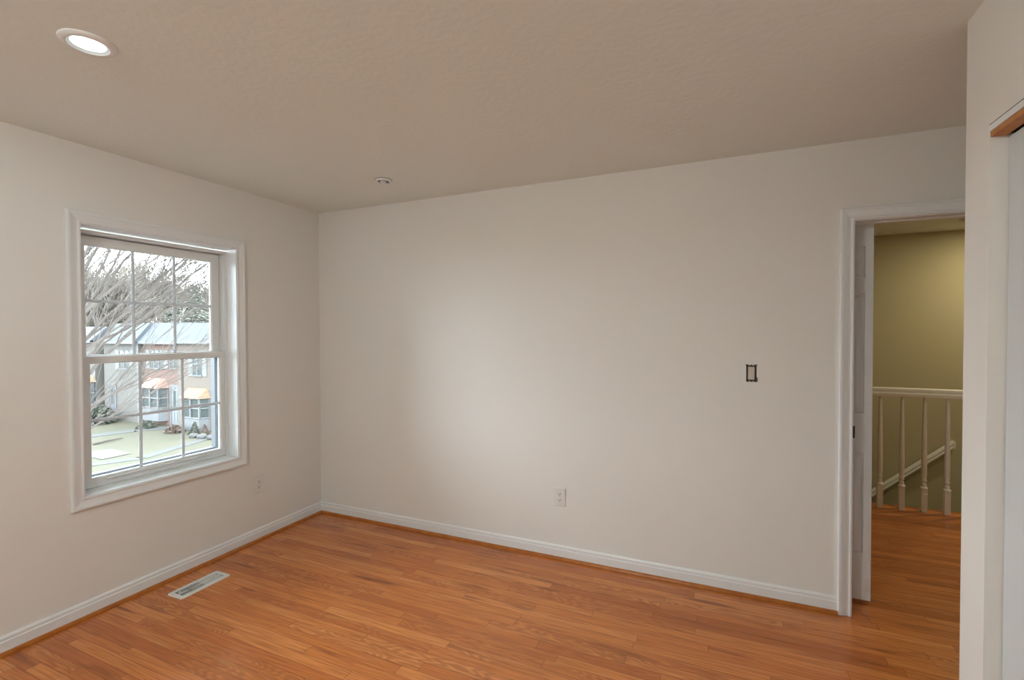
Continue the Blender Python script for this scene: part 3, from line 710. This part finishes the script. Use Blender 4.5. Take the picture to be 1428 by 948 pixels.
# bare trees: limbs split again and again
def grow(mb, p, d, ln, r, depth, rr, up=.15, n=5, kids=(3, 5), spread=.55, bias=Vector((0, 0, 0)), rmin=.004):
    segs = max(3, int(ln / .45)) if depth else 3
    pts = [Vector(p)]; dd = Vector(d).normalized()
    for i in range(segs):
        dd = (dd + Vector((rr.gauss(0, .09), rr.gauss(0, .09), rr.gauss(0, .07) + up * .15)) + bias * .1).normalized()
        pts.append(pts[-1] + dd * ln / segs)
    rad = [max(rmin, r * (1 - .80 * i / segs)) for i in range(segs + 1)]
    mb.tube(pts, rad, n=n, cap=False)
    if depth == 0: return
    for k in range(rr.randint(*kids)):
        t = rr.uniform(.22, .98); i = min(segs - 1, int(t * segs)); q = pts[i].lerp(pts[i + 1], t * segs - i)
        loc = (pts[i + 1] - pts[i]).normalized()
        side = loc.cross(Vector((rr.gauss(0, 1), rr.gauss(0, 1), rr.gauss(0, 1)))).normalized()
        nd = (loc + side * rr.uniform(spread * .6, spread * 1.3)).normalized()
        grow(mb, q, nd, ln * rr.uniform(.42, .66), max(rmin, rad[i] * rr.uniform(.32, .5)), depth - 1, rr, up, max(3, n - 1), kids, spread, bias, rmin)

bt = empty('bare_tree', (-9.0, 3.0, ZG)); tag(bt, 'large bare tree close outside the window with fanning limbs', 'tree')
tp = [Vector((-9.0, 3.0, ZG - .05)), Vector((-9.0, 3.05, -2.6)), Vector((-8.95, 3.15, -1.2)), Vector((-8.9, 3.3, -.2)), Vector((-8.95, 3.4, .9))]
MB().tube(tp, [.32, .25, .21, .17, .10], n=12).build('trunk', 'bark', bt)
limbs = [  # base height offset, elevation, azimuth off +y, length, radius
    (-.62, 24, -20, 2.6, .022), (-.5, 32, -14, 2.8, .030), (-.35, 38, 16, 3.3, .036), (-.2, 45, -6, 4.8, .040), (-.1, 52, 22, 4.8, .042),
    (.0, 58, -18, 4.8, .040), (.15, 64, 6, 4.6, .044), (.25, 72, -25, 4.2, .048), (.4, 80, 40, 3.6, .050), (-.3, 41, -35, 3.6, .028), (-.45, 29, 30, 2.4, .022), (.1, 55, -40, 4.8, .034),
    (.3, 50, 20, 3.8, .030), (.5, 43, -25, 4.8, .030), (.7, 36, 5, 4.4, .028), (.8, 46, 30, 4.6, .030), (.3, 36, -5, 3.8, .028), (.9, 62, -10, 3.6, .028),
    (.6, 66, 25, 4.6, .030), (.8, 58, 12, 4.8, .030), (.7, 73, 15, 4.4, .032), (.5, 50, -5, 5.0, .030)]
for dz, el, az, ln, r_ in limbs:
    mb = MB()
    base = Vector((-8.92, 3.32, .12 + dz))
    d_ = Vector((math.sin(R(az)) * math.cos(R(el)), math.cos(R(az)) * math.cos(R(el)), math.sin(R(el))))
    low = el < 44
    grow(mb, base, d_, ln, r_ * .78, 2 if low else 3, random.Random(int(el * 7 + az)), up=.12, n=6, kids=(5, 7) if low else (6, 8), spread=.30, bias=Vector((0, .30, .25)), rmin=.0034)
    mb.build('limb', 'bark', bt)

# woods behind the houses: bare trees and evergreens, each a tree of its own
def far_tree(x, y, hgt, seed, label):
    rr = random.Random(seed); e = empty('woodland_tree', (x, y, ZG)); tag(e, label, 'tree', 'bare trees beyond the townhouses')
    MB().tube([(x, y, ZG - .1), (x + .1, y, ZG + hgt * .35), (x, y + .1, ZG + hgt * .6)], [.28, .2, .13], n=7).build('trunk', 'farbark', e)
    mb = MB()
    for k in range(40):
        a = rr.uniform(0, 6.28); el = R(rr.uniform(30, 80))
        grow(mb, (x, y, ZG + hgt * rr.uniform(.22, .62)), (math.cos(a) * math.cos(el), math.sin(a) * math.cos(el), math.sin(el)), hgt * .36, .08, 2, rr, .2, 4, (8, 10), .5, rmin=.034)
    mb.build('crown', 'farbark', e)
def conifer(x, y, hgt, seed, label):
    rr = random.Random(seed); e = empty('evergreen_tree', (x, y, ZG)); tag(e, label, 'tree', 'evergreens beyond the townhouses')
    MB().tube([(x, y, ZG - .1), (x, y, ZG + hgt * .95)], [.25, .03], n=6).build('trunk', 'farbark', e)
    mb = MB()
    for k in range(3200):
        t = rr.random() ** .8; a = rr.uniform(0, 6.28); rad = hgt * .30 * (1 - t) * (.35 + .65 * rr.random()) + .1
        p = Vector((x + rad * math.cos(a), y + rad * math.sin(a), ZG + hgt * (.10 + .9 * t) - rad * .25))
        u = Vector((math.cos(a), math.sin(a), -.35)) * rr.uniform(.25, .5); v = Vector((-math.sin(a), math.cos(a), rr.uniform(-.4, .4))) * rr.uniform(.08, .2)
        mb.poly([p - u * .4, p + v, p + u, p - v])
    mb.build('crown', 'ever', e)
spots = [(-56, 26.5, 0), (-55, 35.5, 1), (-68, 29.5, 1), (-70, 38.5, 0), (-71, 49.5, 0), (-87, 38.0, 0), (-87, 52.0, 1), (-84, 62, 1), (-104, 45, 0), (-108, 64, 0), (-104, 84, 0)]
for k, (x, y, ev) in enumerate(spots):
    hgt = 12.2 + .075 * (-x - 55) * 1.15
    if ev: conifer(x, y, hgt - .8, 50 + k, 'dense evergreen tree in the woods beyond the townhouse roofs')
    else: far_tree(x, y, hgt, 80 + k, 'bare brown tree in the woods beyond the townhouse roofs')
